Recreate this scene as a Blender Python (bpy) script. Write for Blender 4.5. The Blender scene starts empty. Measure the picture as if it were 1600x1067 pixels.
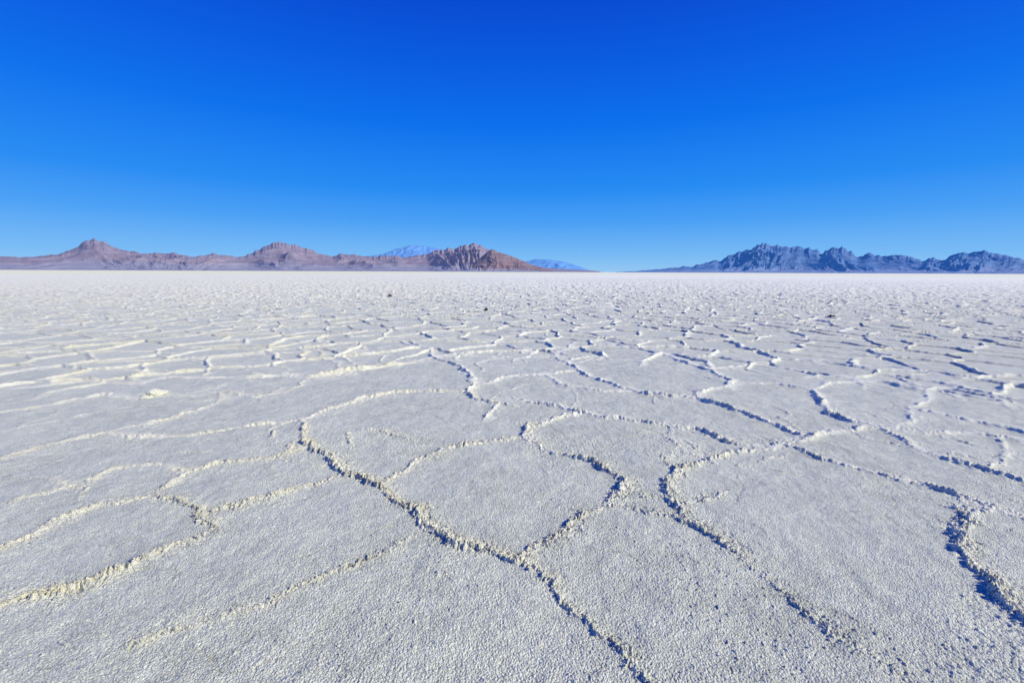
import bpy, math, time
import numpy as np
from mathutils import Matrix, Vector
T0=time.time()
scene=bpy.context.scene
scene.view_settings.view_transform='Standard'
scene.view_settings.look='None'
scene.view_settings.exposure=0
rng=np.random.RandomState(7)

# ------------------------------------------------------------------ camera
CAM_H=1.5; FPX=711.1; PITCH=math.radians(8.69); ROLL=math.radians(0.233)
cd=bpy.data.cameras.new("camera"); cam=bpy.data.objects.new("camera",cd)
scene.collection.objects.link(cam); scene.camera=cam
cd.lens=16.0; cd.sensor_width=36.0; cd.clip_start=0.05; cd.clip_end=200000
R=(Matrix.Rotation(math.pi/2-PITCH,4,'X') @ Matrix.Rotation(ROLL,4,'Z'))
cam.matrix_world=Matrix.Translation((0,0,CAM_H)) @ R
R3=np.array(R.to_3x3())
def ray(u,v):
    d=np.array([(u-800)/FPX,-(v-533.5)/FPX,-1.0]); return R3@d
def ground(u,v):
    d=ray(u,v); k=CAM_H/(-d[2]); return (d[0]*k,d[1]*k)
def azel(u,v):
    d=ray(u,v); return math.atan2(d[0],d[1]), d[2]/math.hypot(d[0],d[1])

# ------------------------------------------------------------------ noise
PERM=rng.permutation(4096).astype(np.int64)
GR=rng.rand(4096)*2*np.pi; GX=np.cos(GR); GY=np.sin(GR)
def hsh(i,j,s=0): return PERM[(PERM[(i+s*131)&4095]+j)&4095]
def perlin(x,y,s=0):
    xi=np.floor(x).astype(np.int64); yi=np.floor(y).astype(np.int64)
    xf=x-xi; yf=y-yi
    u=xf*xf*xf*(xf*(xf*6-15)+10); v=yf*yf*yf*(yf*(yf*6-15)+10)
    def g(a,b):
        h=hsh(xi+a,yi+b,s); return GX[h]*(xf-a)+GY[h]*(yf-b)
    a=g(0,0); a+=u*(g(1,0)-a); b=g(0,1); b+=u*(g(1,1)-b)
    return (a+v*(b-a))*1.5
def fbm(x,y,o=4,s=0,gain=.5):
    r=0;a=1
    for k in range(o):
        r=r+a*perlin(x,y,s+k*7); x=x*2.03+11.3; y=y*2.03-5.7; a*=gain
    return r
def ridged(x,y,o=4,s=0,gain=.5):
    r=0;a=1;n=0
    for k in range(o):
        r=r+a*(1-np.abs(perlin(x,y,s+k*5))*1.6); n+=a; x=x*2.1+3.3; y=y*2.1-7.1; a*=gain
    return r/n
def sstep(a,b,x):
    t=np.clip((x-a)/(b-a),0,1); return t*t*(3-2*t)

def make_mesh(name,co,nr,nc,wrap=False,attrs=None,mat=None):
    me=bpy.data.meshes.new(name)
    i=np.arange(nr-1)[:,None]; j=np.arange(nc if wrap else nc-1)[None,:]
    j2=(j+1)%nc
    q=np.stack([i*nc+j, i*nc+j2, (i+1)*nc+j2, (i+1)*nc+j],-1).reshape(-1,4).astype(np.int32)
    q=q[:,::-1]
    me.vertices.add(nr*nc); me.vertices.foreach_set("co",co.reshape(-1).astype(np.float32))
    nf=len(q); me.loops.add(nf*4); me.loops.foreach_set("vertex_index",np.ascontiguousarray(q).reshape(-1))
    me.polygons.add(nf); me.polygons.foreach_set("loop_start",np.arange(0,nf*4,4,dtype=np.int32))
    me.polygons.foreach_set("use_smooth",np.ones(nf,dtype=bool))
    me.update(calc_edges=True)
    for k,a in (attrs or {}).items():
        at=me.attributes.new(k,'FLOAT','POINT'); at.data.foreach_set("value",a.reshape(-1).astype(np.float32))
    if mat: me.materials.append(mat)
    ob=bpy.data.objects.new(name,me); scene.collection.objects.link(ob)
    return ob

# ------------------------------------------------------------------ material helpers
class NT:
    def __init__(s,name):
        s.m=bpy.data.materials.new(name); s.m.use_nodes=True; s.t=s.m.node_tree; s.n=s.t.nodes; s.l=s.t.links
        s.bsdf=s.n["Principled BSDF"]
    def new(s,t,**k):
        n=s.n.new(t)
        for a,b in k.items(): setattr(n,a,b)
        return n
    def link(s,a,b): s.l.new(a,b)
    def val(s,sock,x):
        if isinstance(x,bpy.types.NodeSocket): s.l.new(x,sock)
        else: sock.default_value=x
    def noise(s,vec,scale,detail=4,rough=.55,dist=0):
        n=s.new('ShaderNodeTexNoise'); s.link(vec,n.inputs['Vector'])
        n.inputs['Scale'].default_value=scale; n.inputs['Detail'].default_value=detail
        n.inputs['Roughness'].default_value=rough; n.inputs['Distortion'].default_value=dist
        return n.outputs['Fac']
    def rng(s,x,a,b,c=0,d=1):
        n=s.new('ShaderNodeMapRange'); s.val(n.inputs[0],x)
        for i,v in enumerate((a,b,c,d)): n.inputs[i+1].default_value=v
        return n.outputs[0]
    def math(s,op,a,b=0.0):
        n=s.new('ShaderNodeMath',operation=op); s.val(n.inputs[0],a); s.val(n.inputs[1],b); return n.outputs[0]
    def mix(s,f,a,b,bt='MIX'):
        n=s.new('ShaderNodeMix',data_type='RGBA',blend_type=bt); s.val(n.inputs[0],f)
        s.val(n.inputs[6],a); s.val(n.inputs[7],b); return n.outputs[2]
    def attr(s,name): return s.new('ShaderNodeAttribute',attribute_name=name).outputs['Fac']
def C(r,g,b): return (r,g,b,1)

def salt_material():
    m=NT("salt_crust")
    P=m.new('ShaderNodeTexCoord').outputs['Object']
    rid=m.attr("ridge"); warm=m.attr("warm"); far=m.attr("far")
    big=m.noise(P,0.9,5,.68); mid=m.noise(P,6,5,.68); fine=m.noise(P,55,5,.7); grain=m.noise(P,190,3,.6)
    base=m.mix(m.rng(big,.40,.60),C(.61,.645,.515),C(.80,.835,.67))
    base=m.mix(m.rng(mid,.40,.64,0,.9),base,C(.90,.93,.75))
    base=m.mix(m.rng(fine,.42,.60,.0,.55),base,C(.43,.44,.34))
    base=m.mix(m.rng(grain,.5,.66,0,.75),base,C(.96,.975,.81))
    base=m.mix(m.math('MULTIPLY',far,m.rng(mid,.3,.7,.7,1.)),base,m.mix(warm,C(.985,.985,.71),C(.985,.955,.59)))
    rm=m.math('MULTIPLY',rid,m.rng(mid,.25,.6,.6,1.0))
    rc=m.mix(m.math('MULTIPLY',warm,m.rng(big,.35,.6,.2,1.)),C(.97,.975,.81),C(.90,.86,.60))
    base=m.mix(rm,base,rc)
    dirt_shade=m.attr("dirt_shade")
    base=m.mix(m.math('MULTIPLY',dirt_shade,m.rng(fine,.35,.6,.35,1)),base,C(.20,.19,.15))  # dirt and cracks, plus the painted shade lines of far ridges
    m.link(base,m.bsdf.inputs['Base Color'])
    m.bsdf.inputs['Roughness'].default_value=.7
    m.bsdf.inputs['Specular IOR Level'].default_value=.3
    vo=m.new('ShaderNodeTexVoronoi'); m.link(P,vo.inputs['Vector']); vo.inputs['Scale'].default_value=130
    hsum=m.math('ADD',m.math('MULTIPLY',fine,.8),m.math('MULTIPLY',grain,.9))
    hsum=m.math('SUBTRACT',hsum,m.math('MULTIPLY',vo.outputs['Distance'],.8))
    b=m.new('ShaderNodeBump'); b.inputs['Strength'].default_value=1.0; b.inputs['Distance'].default_value=.009
    m.link(hsum,b.inputs['Height']); m.link(b.outputs[0],m.bsdf.inputs['Normal'])
    return m.m
SALT=salt_material()

# ------------------------------------------------------------------ pressure ridges (surveyed)
L=[ # height(m), width(m), points
(.048,.048,[(470,655),(478,665),(472,682),(480,697),(500,708),(520,722),(545,742),(575,752),(600,768),(625,790),(650,800),(665,825),(700,845),(750,858),(795,872)]),
(.034,.042,[(795,872),(840,895),(870,920)]),
(.019,.032,[(870,920),(885,945),(910,965),(940,995),(965,1020),(990,1050),(1010,1070),(1030,1100)]),
(.040,.060,[(470,655),(510,640),(560,625),(610,615),(665,611)]),
(.036,.055,[(600,752),(630,732),(660,714),(700,702),(760,690),(820,685)]),
(.034,.045,[(820,685),(850,705),(885,713)]),
(.050,.050,[(885,713),(930,720),(955,738),(972,755),(965,778),(945,790)]),
(.038,.050,[(945,790),(905,808),(870,832),(835,855),(805,875)]),
(.046,.060,[(822,692),(820,668),(850,660),(885,650),(920,645)]),
(.045,.050,[(800,622),(850,632),(890,640),(940,652),(1000,660),(1050,668),(1100,672),(1140,690),(1200,700)]),
(.046,.050,[(600,528),(640,538),(670,545),(680,560),(715,573),(735,585),(735,603),(730,615),(745,625),(775,632),(800,635)]),
(.030,.050,[(775,632),(765,645),(755,656)]),
(.032,.060,[(970,790),(1010,798),(1050,808),(1090,825),(1130,855),(1160,875)]),
(.017,.050,[(1160,875),(1200,905),(1250,950),(1300,985),(1350,1020),(1400,1050),(1440,1090)]),
(.050,.048,[(1062,800),(1045,780),(1042,755),(1060,735),(1100,720)]),
(.038,.060,[(1100,720),(1140,708),(1200,702),(1215,690)]),
(.030,.035,[(1095,782),(1120,775),(1142,765)]),
(.014,.050,[(972,760),(1010,775),(1045,782)]),
(.038,.045,[(1215,690),(1270,712),(1330,730),(1390,745),(1450,760),(1500,775),(1560,792),(1610,812)]),
(.042,.060,[(1215,690),(1240,690),(1300,678),(1360,670),(1400,672),(1450,678),(1510,680),(1560,685),(1610,692)]),
(.050,.060,[(860,560),(895,575),(930,592),(960,605),(1010,615),(1060,620),(1090,624),(1140,640),(1180,655),(1220,668),(1250,680)]),
(.046,.060,[(1085,625),(1095,613),(1120,605),(1142,597),(1130,588),(1100,578),(1060,562),(1020,550),(960,540),(900,535)]),
(.046,.055,[(1270,610),(1285,630),(1290,645),(1330,660),(1370,668)]),
(.034,.060,[(1370,668),(1410,685),(1440,705),(1480,720),(1540,735),(1610,755)]),
(.036,.060,[(1270,610),(1300,600),(1360,596),(1400,600)]),
(.034,.060,[(1142,597),(1200,600),(1270,610)]),
(.060,.045,[(1495,798),(1512,815),(1500,835),(1495,855),(1512,880),(1530,895),(1560,925),(1600,965),(1650,1010)]),
(.040,.050,[(1495,798),(1530,800),(1560,795),(1610,818)]),
(.020,.050,[(1500,775),(1505,790),(1495,798)]),
(.032,.062,[(-40,870),(0,855),(40,840),(75,815),(120,800),(180,787),(235,778)]),
(.032,.040,[(235,778),(270,782),(300,795),(315,808),(340,825)]),
(.033,.055,[(340,825),(300,840),(250,862),(200,885),(150,905),(90,925),(30,935),(-40,950)]),
(.030,.055,[(315,803),(360,792),(400,780),(440,768),(490,755),(540,738)]),
(.028,.055,[(235,775),(265,755),(300,737),(340,728),(400,718),(450,706),(480,697)]),
(.032,.062,[(-40,725),(0,718),(50,702),(100,690),(160,680),(220,682),(300,680),(360,670),(420,662),(470,655)]),
(.028,.060,[(165,675),(220,665),(260,655),(310,640),(345,622),(352,610)]),
(.024,.050,[(352,610),(300,620),(270,618),(225,622)]),
(.022,.040,[(660,835),(620,850),(560,880),(500,900),(440,930),(400,950),(340,965),(280,980),(200,1010)]),
(.030,.065,[(-30,650),(40,642),(90,630),(150,618),(215,622)]),
(.036,.065,[(-40,585),(60,578),(120,570),(200,565),(260,562),(320,562),(380,555),(450,552),(490,548)]),
(.074,.085,[(380,590),(430,588),(490,590),(540,580),(600,572),(640,567)]),
(.026,.060,[(490,590),(470,600),(440,612),(400,622),(352,612)]),
(.034,.060,[(640,567),(680,560),(740,552),(800,548),(860,560)]),
(.034,.060,[(740,603),(790,590),(850,586),(900,578)]),
(.030,.060,[(850,586),(880,600),(930,612),(985,612)]),
(.034,.060,[(665,611),(700,612),(730,615)]),
(.042,.060,[(1420,640),(1470,650),(1520,660),(1570,668),(1620,682)]),
(.044,.060,[(1480,606),(1550,620),(1620,632)]),
(.038,.060,[(1380,572),(1440,582),(1500,590),(1560,594),(1620,598)]),
(.044,.060,[(1180,570),(1250,580),(1320,590),(1380,598),(1450,612),(1480,606)]),
(.038,.060,[(1100,578),(1140,572),(1180,570)]),
(.016,.060,[(1060,700),(1035,720),(1060,735)]),
(.022,.060,[(1050,668),(1045,685),(1060,700),(1100,720)]),
(.030,.065,[(0,610),(60,604),(130,598),(200,600),(260,590),(330,592),(380,590)]),
(.024,.060,[(120,760),(170,735),(235,728),(300,737)]),
(.020,.060,[(0,790),(60,770),(120,760)]),
(.028,.060,[(1400,672),(1420,655),(1420,640)]),
(.030,.060,[(1420,640),(1440,625),(1450,612)]),
(.022,.050,[(1540,735),(1570,715),(1560,685)]),
(.026,.060,[(490,548),(540,545),(600,528)]),
(.026,.060,[(490,548),(510,562),(540,580)]),
(.030,.060,[(860,560),(880,545),(900,535)]),
]
LINES=[(h,w,np.array([ground(u,v) for u,v in p])) for h,w,p in L]

# ------------------------------------------------------------------ ground sheet
HALF=math.radians(58)
ND=1450
azd=np.linspace(-HALF,HALF,ND); azc=np.linspace(HALF,2*math.pi-HALF,84)[1:-1]
AZ=np.concatenate([azd,azc])
rin=np.linspace(.03,1.2,60)[:-1]; rd=1/np.linspace(1.2**-.5,300**-.5,1650)**2; rf=np.geomspace(300,90000,70)[1:]
RR=np.concatenate([rin,rd,rf]); nr=len(RR); nc=len(AZ)
DR=np.gradient(RR)
X=(RR[:,None]*np.sin(AZ)[None,:]); Y=(RR[:,None]*np.cos(AZ)[None,:])
Z=np.zeros_like(X); RID=np.zeros_like(X); WARM=np.zeros_like(X); DIRT_SHADE=np.zeros_like(X)
n1=int(np.searchsorted(RR,300))+1
x=X[:n1,:ND]; y=Y[:n1,:ND]; r=np.broadcast_to(RR[:n1,None],x.shape); sp=np.broadcast_to(DR[:n1,None],x.shape)
def band(wl): return 1-sstep(.25,.6,sp/wl)
# domain warp makes the crests wander
b14=band(.07); b34=band(.03); b5=band(.22); b2=band(.8)
wx=x+.10*b2*perlin(x*1.6,y*1.6,3)*sstep(2,9,r)+.034*b5*perlin(x*5,y*5,5)+.020*b14*perlin(x*14,y*14,9)+.015*b34*perlin(x*34,y*34,13)+.008*perlin(x*80,y*80,15)*band(.013)
wy=y+.10*b2*perlin(x*1.6+40,y*1.6,4)*sstep(2,9,r)+.034*b5*perlin(x*5+9,y*5,6)+.020*b14*perlin(x*14,y*14+7,10)+.015*b34*perlin(x*34,y*34+3,14)+.008*perlin(x*80,y*80+3,16)*band(.013)
def profile(d,side,w,br=.40):
    # thrust crust: steep broken lip on one side, long gentle apron on the other
    lip=np.exp(-(d/np.where(side>0,w*.60,w*1.2))**2)
    apr=np.exp(-(d/np.where(side>0,w*1.5,w*4.6))**2)
    return (1-br)*lip+br*apr
hn=np.zeros_like(x)
nn=int(np.searchsorted(RR[:n1],13.0))
fx=wx[:nn].ravel(); fy=wy[:nn].ravel(); fh=np.zeros_like(fx)
for h,w,p in LINES:
    dist=float(np.hypot(*p.mean(0)))
    h=h*np.interp(dist,[2.5,6],[.50,.76]); w=w*np.interp(dist,[2.5,6],[.43,.54])
    pad=w*10+.05
    bx=np.nonzero((fx>p[:,0].min()-pad)&(fx<p[:,0].max()+pad)&(fy>p[:,1].min()-pad)&(fy<p[:,1].max()+pad))[0]
    if len(bx)==0: continue
    px=fx[bx];py=fy[bx];bd=np.full(len(bx),9e9);bs=np.zeros(len(bx));bt=np.zeros(len(bx))
    seg=np.hypot(*(p[1:]-p[:-1]).T); cum=np.concatenate([[0],np.cumsum(seg)]); tot=cum[-1]
    for k in range(len(p)-1):
        ax,ay=p[k]; dx,dy=p[k+1]-p[k]; l2=dx*dx+dy*dy
        t=np.clip(((px-ax)*dx+(py-ay)*dy)/l2,0,1)
        ex=px-ax-t*dx; ey=py-ay-t*dy; d=np.hypot(ex,ey)
        mk=d<bd; bd=np.where(mk,d,bd); bs=np.where(mk,ex*-.75+ey*-.66,bs); bt=np.where(mk,cum[k]+t*seg[k],bt)
    taper=.6+.4*sstep(0,.12,np.minimum(bt,tot-bt)/max(tot,.3))
    hh=h*profile(bd,bs,w)*taper
    fh[bx]=np.maximum(fh[bx],hh)
hn[:nn]=fh.reshape(nn,-1)
# farther polygons: cellular cracking
def voro(x,y,CS,s):
    gx=x/CS; gy=y/CS; ix=np.floor(gx).astype(np.int64); iy=np.floor(gy).astype(np.int64)
    f1=np.full(x.shape,9e9);f2=f1.copy();ax=np.zeros_like(x);ay=ax.copy();bx=ax.copy();by=ax.copy();h1=np.zeros(x.shape,np.int64);h2=h1.copy()
    for a in (-1,0,1):
        for b in (-1,0,1):
            h=hsh(ix+a,iy+b,s); px=ix+a+.5+.42*GX[h]; py=iy+b+.5+.42*GY[h]
            d=(px-gx)**2+(py-gy)**2
            m1=d<f1; m2=(~m1)&(d<f2)
            f2=np.where(m1,f1,np.where(m2,d,f2)); bx=np.where(m1,ax,np.where(m2,px,bx)); by=np.where(m1,ay,np.where(m2,py,by)); h2=np.where(m1,h1,np.where(m2,h,h2))
            f1=np.where(m1,d,f1); ax=np.where(m1,px,ax); ay=np.where(m1,py,ay); h1=np.where(m1,h,h1)
    sep=np.sqrt((bx-ax)**2+(by-ay)**2)+1e-6
    ed=(f2-f1)/(2*sep)*CS
    side=((ax-bx)*-.75+(ay-by)*-.66)/sep
    eh=PERM[(h1+h2)&4095]/4095.
    return ed,side,eh
ed,side,eh=voro(wx+.30*perlin(x*.6,y*.6,21)+.07*b2*perlin(x*2,y*2,23),wy+.30*perlin(x*.6,y*.6,22)+.07*b2*perlin(x*2,y*2,24),.96,1)
wv=np.maximum(.040,sp*.40)
farh=1+.8*sstep(10,40,r)
hv=(.040+.016*eh)*farh*profile(ed,side,wv,.06)*(.9+.18*sstep(-.35,.4,perlin(x*.5,y*.5,31)))
ed2,side2,eh2=voro(wx+50+.1*perlin(x*2,y*2,26),wy-20,.66,2)
hv2=.022*sstep(.40,.7,eh2)*profile(ed2,side2,np.maximum(.026,sp*.40),.10)*sstep(-.3,.3,perlin(x*.6,y*.6,33))*(1-sstep(14,30,r))
wtr=1-sstep(7.2,8.6,r)
inview=1-sstep(math.radians(49.5),math.radians(53),np.abs(np.broadcast_to(AZ[None,:ND],x.shape)))
wtr=wtr*np.maximum(inview,1-sstep(4.2,4.8,r))
hr=np.maximum(hn*(1-sstep(9.5,12,r)),hv*(1-wtr))
hr=np.maximum(hr,hv2*(.55*sstep(2.3,4.5,r)+.35*(1-wtr)))
farfade=1-sstep(180,290,r)
hr*=farfade
rm=np.clip(hr/.012,0,1)
lump= .24*(ridged(wx*9,wy*9,1,41)-.55)*band(.13)
lump+= .46*(.5-np.abs(perlin(wx*24,wy*24,44))*2)*band(.042)
lump+= .80*(.4-np.abs(perlin(wx*50,wy*50,46))*2)*band(.02)
hz=hr*(1+lump*1.1)+ .010*rm*lump
# along-ridge notches
fn=sstep(7,12,r)
hz*= (.60+.60*sstep(-.5,.4,perlin(x*3.1,y*3.1,51)))*(1-fn)+(.92+.18*perlin(x*2.1,y*2.1,51))*fn
# broad undulation and granular crust
g=.008*perlin(x*.8,y*.8,61)*(1-.8*fn)+.009*perlin(x*2.3,y*2.3,62)*band(.5)*(1-.75*fn)+.0055*perlin(x*6,y*6,63)*band(.18)*(1-.4*fn)
g+=.0034*perlin(x*15,y*15,68)*band(.07)+.0020*perlin(x*27,y*27,64)*band(.038)
g+=.0022*(np.abs(perlin(x*70+.4*perlin(x*20,y*20,2),y*70+.4*perlin(x*20,y*20,8),65))*-1.6)*band(.0145)
g+=.0026*perlin(x*95,y*95,67)*band(.011)
g+=.0018*perlin(x*160,y*160,66)*band(.0065)
# rougher crust patches
g+=.009*sstep(.0,.5,perlin(x*.9,y*.9,85))*np.abs(perlin(x*34,y*34,86))*band(.03)
# loose crumbs
cr_=perlin(x*42,y*42,88); g+=.006*sstep(.52,.75,cr_)*sstep(-.2,.4,perlin(x*1.5,y*1.5,89))*band(.02)
# hairline secondary cracks
hc=np.exp(-(ed2/.006)**2)*sstep(.4,.7,1-eh2)*sstep(-.15,.25,perlin(x*1.7,y*1.7,81))*(1-sstep(4,7,r))
hz=hz+g*farfade-.004*hc
Z[:n1,:ND]=hz
edge=np.ones(ND); edge[:12]=np.linspace(0,1,12); edge[-12:]=edge[:12][::-1]
Z[:n1,:ND]*=edge[None,:]
Z[:60]*=np.linspace(0,1,60)[:,None]
RID[:n1,:ND]=sstep(.06,.65,np.clip(hr/.024,0,1))*farfade
sinaz=np.broadcast_to(np.sin(AZ)[None,:],X.shape)
WARM[:]=sstep(.30,-.45,sinaz)*.75+.15
wm=sstep(.15,-.35,sinaz[:n1,:ND]-.25*perlin(x*.35,y*.35,71))*.75+.15
WARM[:n1,:ND]=np.clip(wm*(.5+.9*sstep(-.4,.5,perlin(x*1.2,y*1.2,72))),0,1)
gz=np.abs(np.gradient(hz,axis=0)/np.maximum(sp,1e-4))
shade_line=np.exp(-((ed-wv*.95)/(wv*.5))**2)*np.where(side>.0,1,.35)*(1-wtr)*(.35+.65*sstep(-.5,.2,perlin(x*.9,y*.9,91)))*sstep(8,13,r)*(1-sstep(80,180,r))*(.25+.75*sstep(-.55,.4,sinaz[:n1,:ND]))  # dark shade lines painted along far crests, heavier on the shaded side
DIRT_SHADE[:n1,:ND]=np.maximum(np.maximum(sstep(.45,1.2,gz)*rm*(.2+.6*sstep(0,.5,perlin(x*2.2,y*2.2,77)))*(1-sstep(8,16,r))*.8,hc*.4),shade_line*.85)
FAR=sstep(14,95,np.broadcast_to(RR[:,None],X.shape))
co=np.stack([X,Y,Z],-1)
gob=make_mesh("ground",co,nr,nc,True,{"ridge":RID,"warm":WARM,"dirt_shade":DIRT_SHADE,"far":FAR},SALT)
gob["kind"]="structure"; gob["label"]="white salt flat cracked into polygons with raised crusty ridges"; gob["category"]="salt flat"
print("ground",time.time()-T0)

# ------------------------------------------------------------------ mountains
def rock_material(name,c1,c2,c3,apron,haze,hz,top,bumpd=10,ts=1.0,band_a=.4):
    m=NT(name); tc=m.new('ShaderNodeTexCoord').outputs['Object']
    e=m.attr("steep"); el=m.attr("level")
    n1=m.noise(tc,.0013*ts,6,.62); n2=m.noise(tc,.006*ts,6,.65); n3=m.noise(tc,.03*ts,4,.6)
    col=m.mix(m.rng(n1,.4,.6),C(*c1),C(*c2))
    band=m.math('SINE',m.math('ADD',m.math('MULTIPLY',el,34.0),m.math('MULTIPLY',n1,20.0)))
    col=m.mix(m.rng(band,.2,.95,0,band_a),col,C(*c3))
    col=m.mix(m.rng(n2,.5,.60,0,.55),col,C(c1[0]*.55,c1[1]*.5,c1[2]*.55))
    ap=m.mix(m.rng(n2,.35,.65),C(*apron),C(*[k*.85 for k in apron]))
    col=m.mix(e,ap,col)
    col=m.mix(hz,col,C(*haze))  # aerial haze mixed into the rock colour
    m.link(col,m.bsdf.inputs['Base Color']); m.bsdf.inputs['Roughness'].default_value=.95
    m.bsdf.inputs['Specular IOR Level'].default_value=.05
    m.bsdf.inputs['Emission Color'].default_value=C(*haze); m.bsdf.inputs['Emission Strength'].default_value=top  # even glow on the rock stands in for airlight
    b=m.new('ShaderNodeBump'); b.inputs['Strength'].default_value=.8; b.inputs['Distance'].default_value=bumpd
    m.link(m.math('ADD',n2,m.math('MULTIPLY',n3,.35)),b.inputs['Height']); m.link(b.outputs[0],m.bsdf.inputs['Normal'])
    return m.m

def mountain(name,pts,Rc,W,mat,seed,label,cat,apx=10.,rows=220,spur=.30,lat=600.,step=.8,rough=.10,Wb=None,det_a=.16,sm=3,ap=1.4,elong=2.2,gain=.52,obl=.45):
    q=Rc/9500.
    ae=np.array([azel(u,v) for u,v in pts])
    az=np.arange(ae[0,0],ae[-1,0],step/1300.)
    te=np.interp(az,ae[:,0],ae[:,1])
    a_m=az*Rc
    te=np.maximum(te,0)
    ks=np.hanning(23)[1:-1]; ks/=ks.sum()
    te0=np.convolve(np.pad(te,10,'edge'),ks,'valid')
    te=te*(1+rough*(1-2*np.abs(perlin(a_m/(260.*q),a_m*0+seed,seed))*1.4)*.6+rough*.8*(ridged(a_m/(120.*q),a_m*0+seed,3,seed+2)-.6))
    H=np.maximum(te0*Rc+CAM_H,0)
    nc=len(az); Wb=Wb or W*.5
    s=np.concatenate([np.linspace(-1,0,int(rows*.75)),np.linspace(0,1,int(rows*.25)+1)[1:]])
    A=np.broadcast_to(a_m[None,:],(len(s),nc)); S=np.broadcast_to(s[:,None],A.shape)
    Rcr=Rc+W*.25*perlin(a_m/(2600.*q),a_m*0+3.3,seed+1)
    Rg=np.where(S<0,Rcr[None,:]+S*W,Rcr[None,:]+S*Wb)
    m=1-np.abs(S)
    # spurs run down-slope obliquely, leaning either way
    lean=obl*(Rg-Rc)*np.clip(2.2*perlin(A/(2100.*q),Rg*0+seed*1.7,seed+12),-1.3,1.3)
    wxx=A+lean+260*q*fbm(A/(1000.*q),Rg/(1000.*q),3,seed+2); wyy=Rg+260*q*fbm(A/(1000.*q)+5,Rg/(1000.*q),3,seed+3)
    rn=ridged(wxx/lat,wyy/(lat*elong),5,seed+4,gain)
    mm=m+spur*(rn-.62)*4*m*(1-m)
    mm=np.clip(mm,0,1.15)
    st=np.clip((mm-.40)/.60,0,1.2)
    Ha=np.minimum(H*.72,Rc*apx/FPX*(1+.35*perlin(a_m/(1500.*q),a_m*0+9,seed+6)))
    det=ridged(wxx/(lat*.34),wyy/(lat*.5),4,seed+9,.55)-.6
    hgt=Ha[None,:]*np.clip(mm*1.25,0,1)**1.25+(H-Ha)[None,:]*(st**ap+det_a*det*sstep(.05,.5,st))
    cur=(hgt/Rg).max(0); k=te/np.maximum(cur,1e-6); k=np.where(te<1e-4,1,k)
    k=np.clip(k,.3,3)
    kl=np.convolve(np.pad(k,20,'edge'),np.hanning(43)[1:-1]/np.hanning(43)[1:-1].sum(),'valid')
    ker=np.hanning(sm+2)[1:-1]; ker/=ker.sum(); k=np.convolve(np.pad(k,sm//2,'edge'),ker,'valid')
    wc=sstep(.62,.97,hgt/np.maximum(Rg*cur[None,:],1e-3))
    hgt=hgt*(kl[None,:]*(1-wc)+k[None,:]*wc)
    hgt=np.minimum(hgt,(te[None,:]*1.02)*Rg+1)
    taper=np.minimum(1,np.minimum(np.arange(nc),np.arange(nc)[::-1])/6.)
    hgt=hgt*taper[None,:]-6*(1-m)**2-1.0
    azg=A/Rc
    co=np.stack([Rg*np.sin(azg),Rg*np.cos(azg),hgt],-1)
    ob=make_mesh(name,co,len(s),nc,False,{"steep":sstep(.03,.25,st*np.clip((H-Ha)/(.4*Ha+1),0,1)[None,:]+.10*det),"level":hgt/(500.*q)},mat)
    ob["kind"]="structure"; ob["label"]=label; ob["category"]=cat
    return ob

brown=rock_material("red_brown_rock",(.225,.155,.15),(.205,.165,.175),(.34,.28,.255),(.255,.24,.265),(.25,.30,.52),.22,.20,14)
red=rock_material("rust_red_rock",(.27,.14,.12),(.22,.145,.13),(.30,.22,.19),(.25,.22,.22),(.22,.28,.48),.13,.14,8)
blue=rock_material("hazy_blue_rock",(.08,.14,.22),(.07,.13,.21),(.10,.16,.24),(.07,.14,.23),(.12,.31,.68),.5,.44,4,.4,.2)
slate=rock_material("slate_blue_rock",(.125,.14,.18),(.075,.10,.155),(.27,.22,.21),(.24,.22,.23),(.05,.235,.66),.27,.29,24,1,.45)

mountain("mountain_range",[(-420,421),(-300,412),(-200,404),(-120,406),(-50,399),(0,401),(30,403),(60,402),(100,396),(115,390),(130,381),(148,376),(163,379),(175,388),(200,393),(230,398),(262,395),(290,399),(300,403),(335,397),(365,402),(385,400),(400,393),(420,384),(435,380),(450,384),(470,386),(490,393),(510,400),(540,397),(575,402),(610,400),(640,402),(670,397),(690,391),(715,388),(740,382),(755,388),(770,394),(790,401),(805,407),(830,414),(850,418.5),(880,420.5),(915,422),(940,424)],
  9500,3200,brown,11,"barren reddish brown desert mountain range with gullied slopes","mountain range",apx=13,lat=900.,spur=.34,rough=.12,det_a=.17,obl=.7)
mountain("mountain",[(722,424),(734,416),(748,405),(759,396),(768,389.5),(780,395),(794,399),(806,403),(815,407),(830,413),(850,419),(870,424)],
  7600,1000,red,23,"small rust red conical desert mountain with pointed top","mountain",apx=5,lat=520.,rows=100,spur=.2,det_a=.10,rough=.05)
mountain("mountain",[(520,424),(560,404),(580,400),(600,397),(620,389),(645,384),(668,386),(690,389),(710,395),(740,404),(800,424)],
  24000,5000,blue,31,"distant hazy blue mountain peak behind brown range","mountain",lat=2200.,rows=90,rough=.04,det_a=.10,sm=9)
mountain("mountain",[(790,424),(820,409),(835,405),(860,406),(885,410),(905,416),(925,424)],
  26000,4500,blue,37,"low distant hazy blue mountain on the horizon","mountain",lat=2200.,rows=80,rough=.04,det_a=.10,sm=9)
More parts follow.
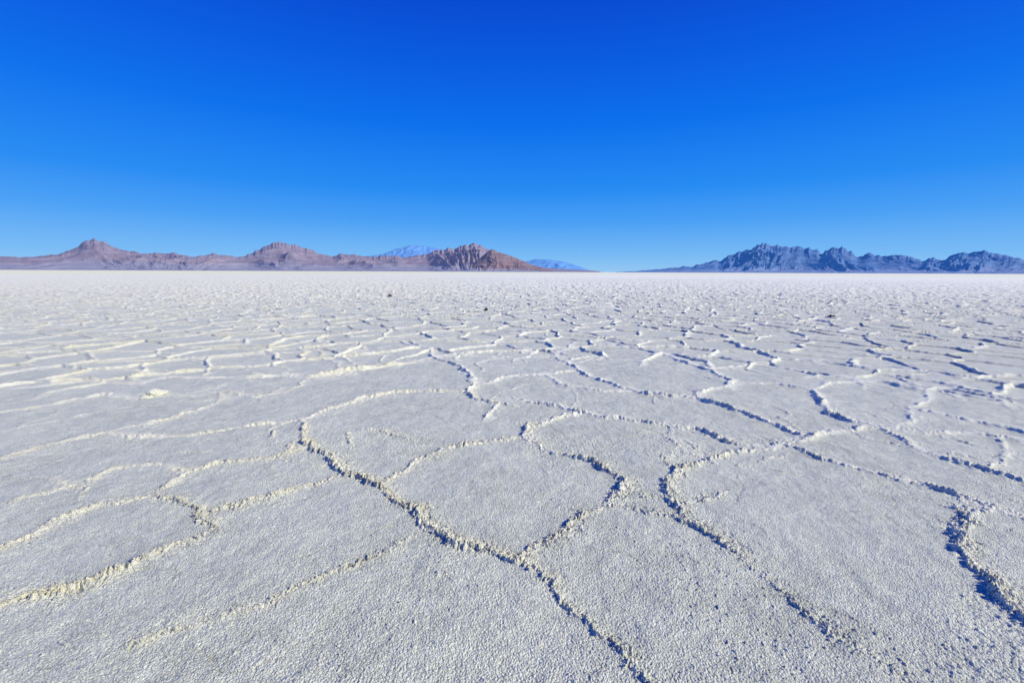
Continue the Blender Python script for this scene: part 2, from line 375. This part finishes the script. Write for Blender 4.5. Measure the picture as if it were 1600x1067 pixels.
mountain("mountain_range",[(960,425),(1010,422.5),(1050,419),(1100,413),(1130,404),(1160,396),(1172,392),(1185,387),(1200,383.5),(1215,388),(1235,391),(1248,389),(1260,391),(1285,396),(1300,389),(1315,391),(1340,400),(1365,398),(1385,404),(1410,400),(1425,405),(1450,404),(1470,407),(1495,400),(1525,393),(1550,397),(1580,404),(1600,408),(1650,403),(1720,410),(1800,416),(1900,428)],
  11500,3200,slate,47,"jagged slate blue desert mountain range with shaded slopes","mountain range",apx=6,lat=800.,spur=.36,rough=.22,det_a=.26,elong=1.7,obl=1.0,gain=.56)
print("mountains",time.time()-T0)

# ------------------------------------------------------------------ loose things
def gz_at(px,py):
    r0=math.hypot(px,py); a=math.atan2(px,py)
    i=int(np.argmin(np.abs(RR-r0))); j=int(np.argmin(np.abs(AZ[:ND]-a))); return float(Z[i,j])
import bmesh
from mathutils import noise as mn
def chunk(name,px,py,size,seed,label,cat,mat,flat=.55,sub=6,grp=None):
    bm=bmesh.new(); bmesh.ops.create_icosphere(bm,subdivisions=sub,radius=1)
    for w in bm.verts:
        c=w.co.copy(); o=Vector((seed*3.1,seed*1.7,seed))
        k=.9+.45*mn.noise(c*1.5+o)+.35*abs(mn.noise(c*3.5+o))+.22*abs(mn.noise(c*8+o))+.10*mn.noise(c*18+o)
        w.co=Vector((c.x*k*1.25,c.y*k*.8,c.z*k*flat))*size
    me=bpy.data.meshes.new(name); bm.to_mesh(me); bm.free()
    for p in me.polygons: p.use_smooth=True
    for nme,val in (("ridge",.8),("warm",.35),("dirt_shade",0.),("far",.0)):
        at=me.attributes.new(nme,'FLOAT','POINT'); at.data.foreach_set("value",np.full(len(me.vertices),val,np.float32))
    me.materials.append(mat); ob=bpy.data.objects.new(name,me); scene.collection.objects.link(ob)
    ob.location=(px,py,gz_at(px,py)+size*flat*.2); ob.rotation_euler=(0,0,seed)
    ob["label"]=label; ob["category"]=cat
    if grp: ob["group"]=grp
    return ob
px,py=ground(243,619)
chunk("salt_clump",px,py,.095,1,"large crumbly cream salt lump on the cracked flat","salt clump",SALT,.6)
dm=NT("dark_mud"); P=dm.new('ShaderNodeTexCoord').outputs['Object']; nz=dm.noise(P,40,4,.6)
dm.link(dm.mix(nz,C(.05,.04,.03),C(.16,.13,.10)),dm.bsdf.inputs['Base Color']); dm.bsdf.inputs['Roughness'].default_value=.9
for k,(dx,dy,sz) in enumerate([(10.9,15.5,.075),(-1.0,17.5,.06),(-7.2,27.0,.09),(3.1,22.5,.06)]):
    chunk("mud_clod",dx,dy,sz,5+k,"small dark dried mud clod lying on white salt crust","mud clod",dm.m,.7,4,"mud clods scattered on the salt")
def twig(px,py,length,ang,seed):
    n=9
    verts=[];faces=[]
    for i in range(n):
        t=i/(n-1); cx=length*(t-.5); cy=.12*length*math.sin(t*4+seed); cz=.004+.12*length*math.sin(t*math.pi)*.5
        rad=.0016*(1-.6*t)
        for a in range(6):
            th=a*math.pi/3; verts.append((cx,cy+rad*math.cos(th),cz+rad*math.sin(th)))
    for i in range(n-1):
        for a in range(6): faces.append((i*6+a,i*6+(a+1)%6,(i+1)*6+(a+1)%6,(i+1)*6+a))
    faces.append(tuple(range(5,-1,-1))); faces.append(tuple((n-1)*6+a for a in range(6)))
    me=bpy.data.meshes.new("twig"); me.from_pydata(verts,[],faces); me.materials.append(dm.m)
    ob=bpy.data.objects.new("twig",me); scene.collection.objects.link(ob)
    ob.location=(px,py,gz_at(px,py)); ob.rotation_euler=(0,0,ang)
    ob["label"]="thin dry brown twig lying on white salt crust"; ob["category"]="twig"
px,py=ground(697,899); twig(px,py,.05,-.9,2)
px,py=ground(1583,829); twig(px,py,.06,.3,5)

# ------------------------------------------------------------------ light and sky
SUN_EL=math.radians(34); sd=Vector((.955,-.296,0)).normalized()
tosun=Vector((sd.x*math.cos(SUN_EL),sd.y*math.cos(SUN_EL),math.sin(SUN_EL)))
ld=bpy.data.lights.new("sun",'SUN'); ld.energy=4.7; ld.angle=math.radians(.5); ld.color=(1,.94,.77)
lo=bpy.data.objects.new("sun",ld); scene.collection.objects.link(lo)
lo.rotation_euler=tosun.to_track_quat('Z','Y').to_euler()
w=bpy.data.worlds.new("World"); scene.world=w; w.use_nodes=True
nt=w.node_tree; N=nt.nodes; bg=N["Background"]
sky=N.new('ShaderNodeTexSky'); sky.sky_type='NISHITA'; sky.sun_disc=False; sky.sun_elevation=SUN_EL
sky.sun_rotation=math.atan2(sd.x,sd.y); sky.dust_density=.2; sky.ozone_density=3
tc=N.new('ShaderNodeTexCoord'); sx=N.new('ShaderNodeSeparateXYZ'); nt.links.new(tc.outputs['Generated'],sx.inputs[0])
cr=N.new('ShaderNodeValToRGB'); nt.links.new(sx.outputs['Z'],cr.inputs[0])
def lin(c): 
    c=c/255.; return c/12.92 if c<=.04045 else ((c+.055)/1.055)**2.4
st=[(0,(148,200,244)),(.034,(118,186,246)),(.10,(72,160,246)),(.165,(32,139,244)),(.283,(0,112,238)),(.386,(0,91,225)),(.48,(0,72,210)),(1,(0,46,155))]
els=cr.color_ramp.elements
while len(els)<len(st): els.new(.5)
for e,(p,c) in zip(els,st): e.position=p; e.color=(lin(c[0]),lin(c[1]),lin(c[2]),1)
sc=N.new('ShaderNodeVectorMath'); sc.operation='SCALE'; sc.inputs[3].default_value=10; nt.links.new(cr.outputs[0],sc.inputs[0])
mx=N.new('ShaderNodeMix'); mx.data_type='RGBA'; mx.inputs[0].default_value=.03
nt.links.new(sc.outputs[0],mx.inputs[6]); nt.links.new(sky.outputs[0],mx.inputs[7])
nt.links.new(mx.outputs[2],bg.inputs[0]); bg.inputs[1].default_value=.1
print("done",time.time()-T0)
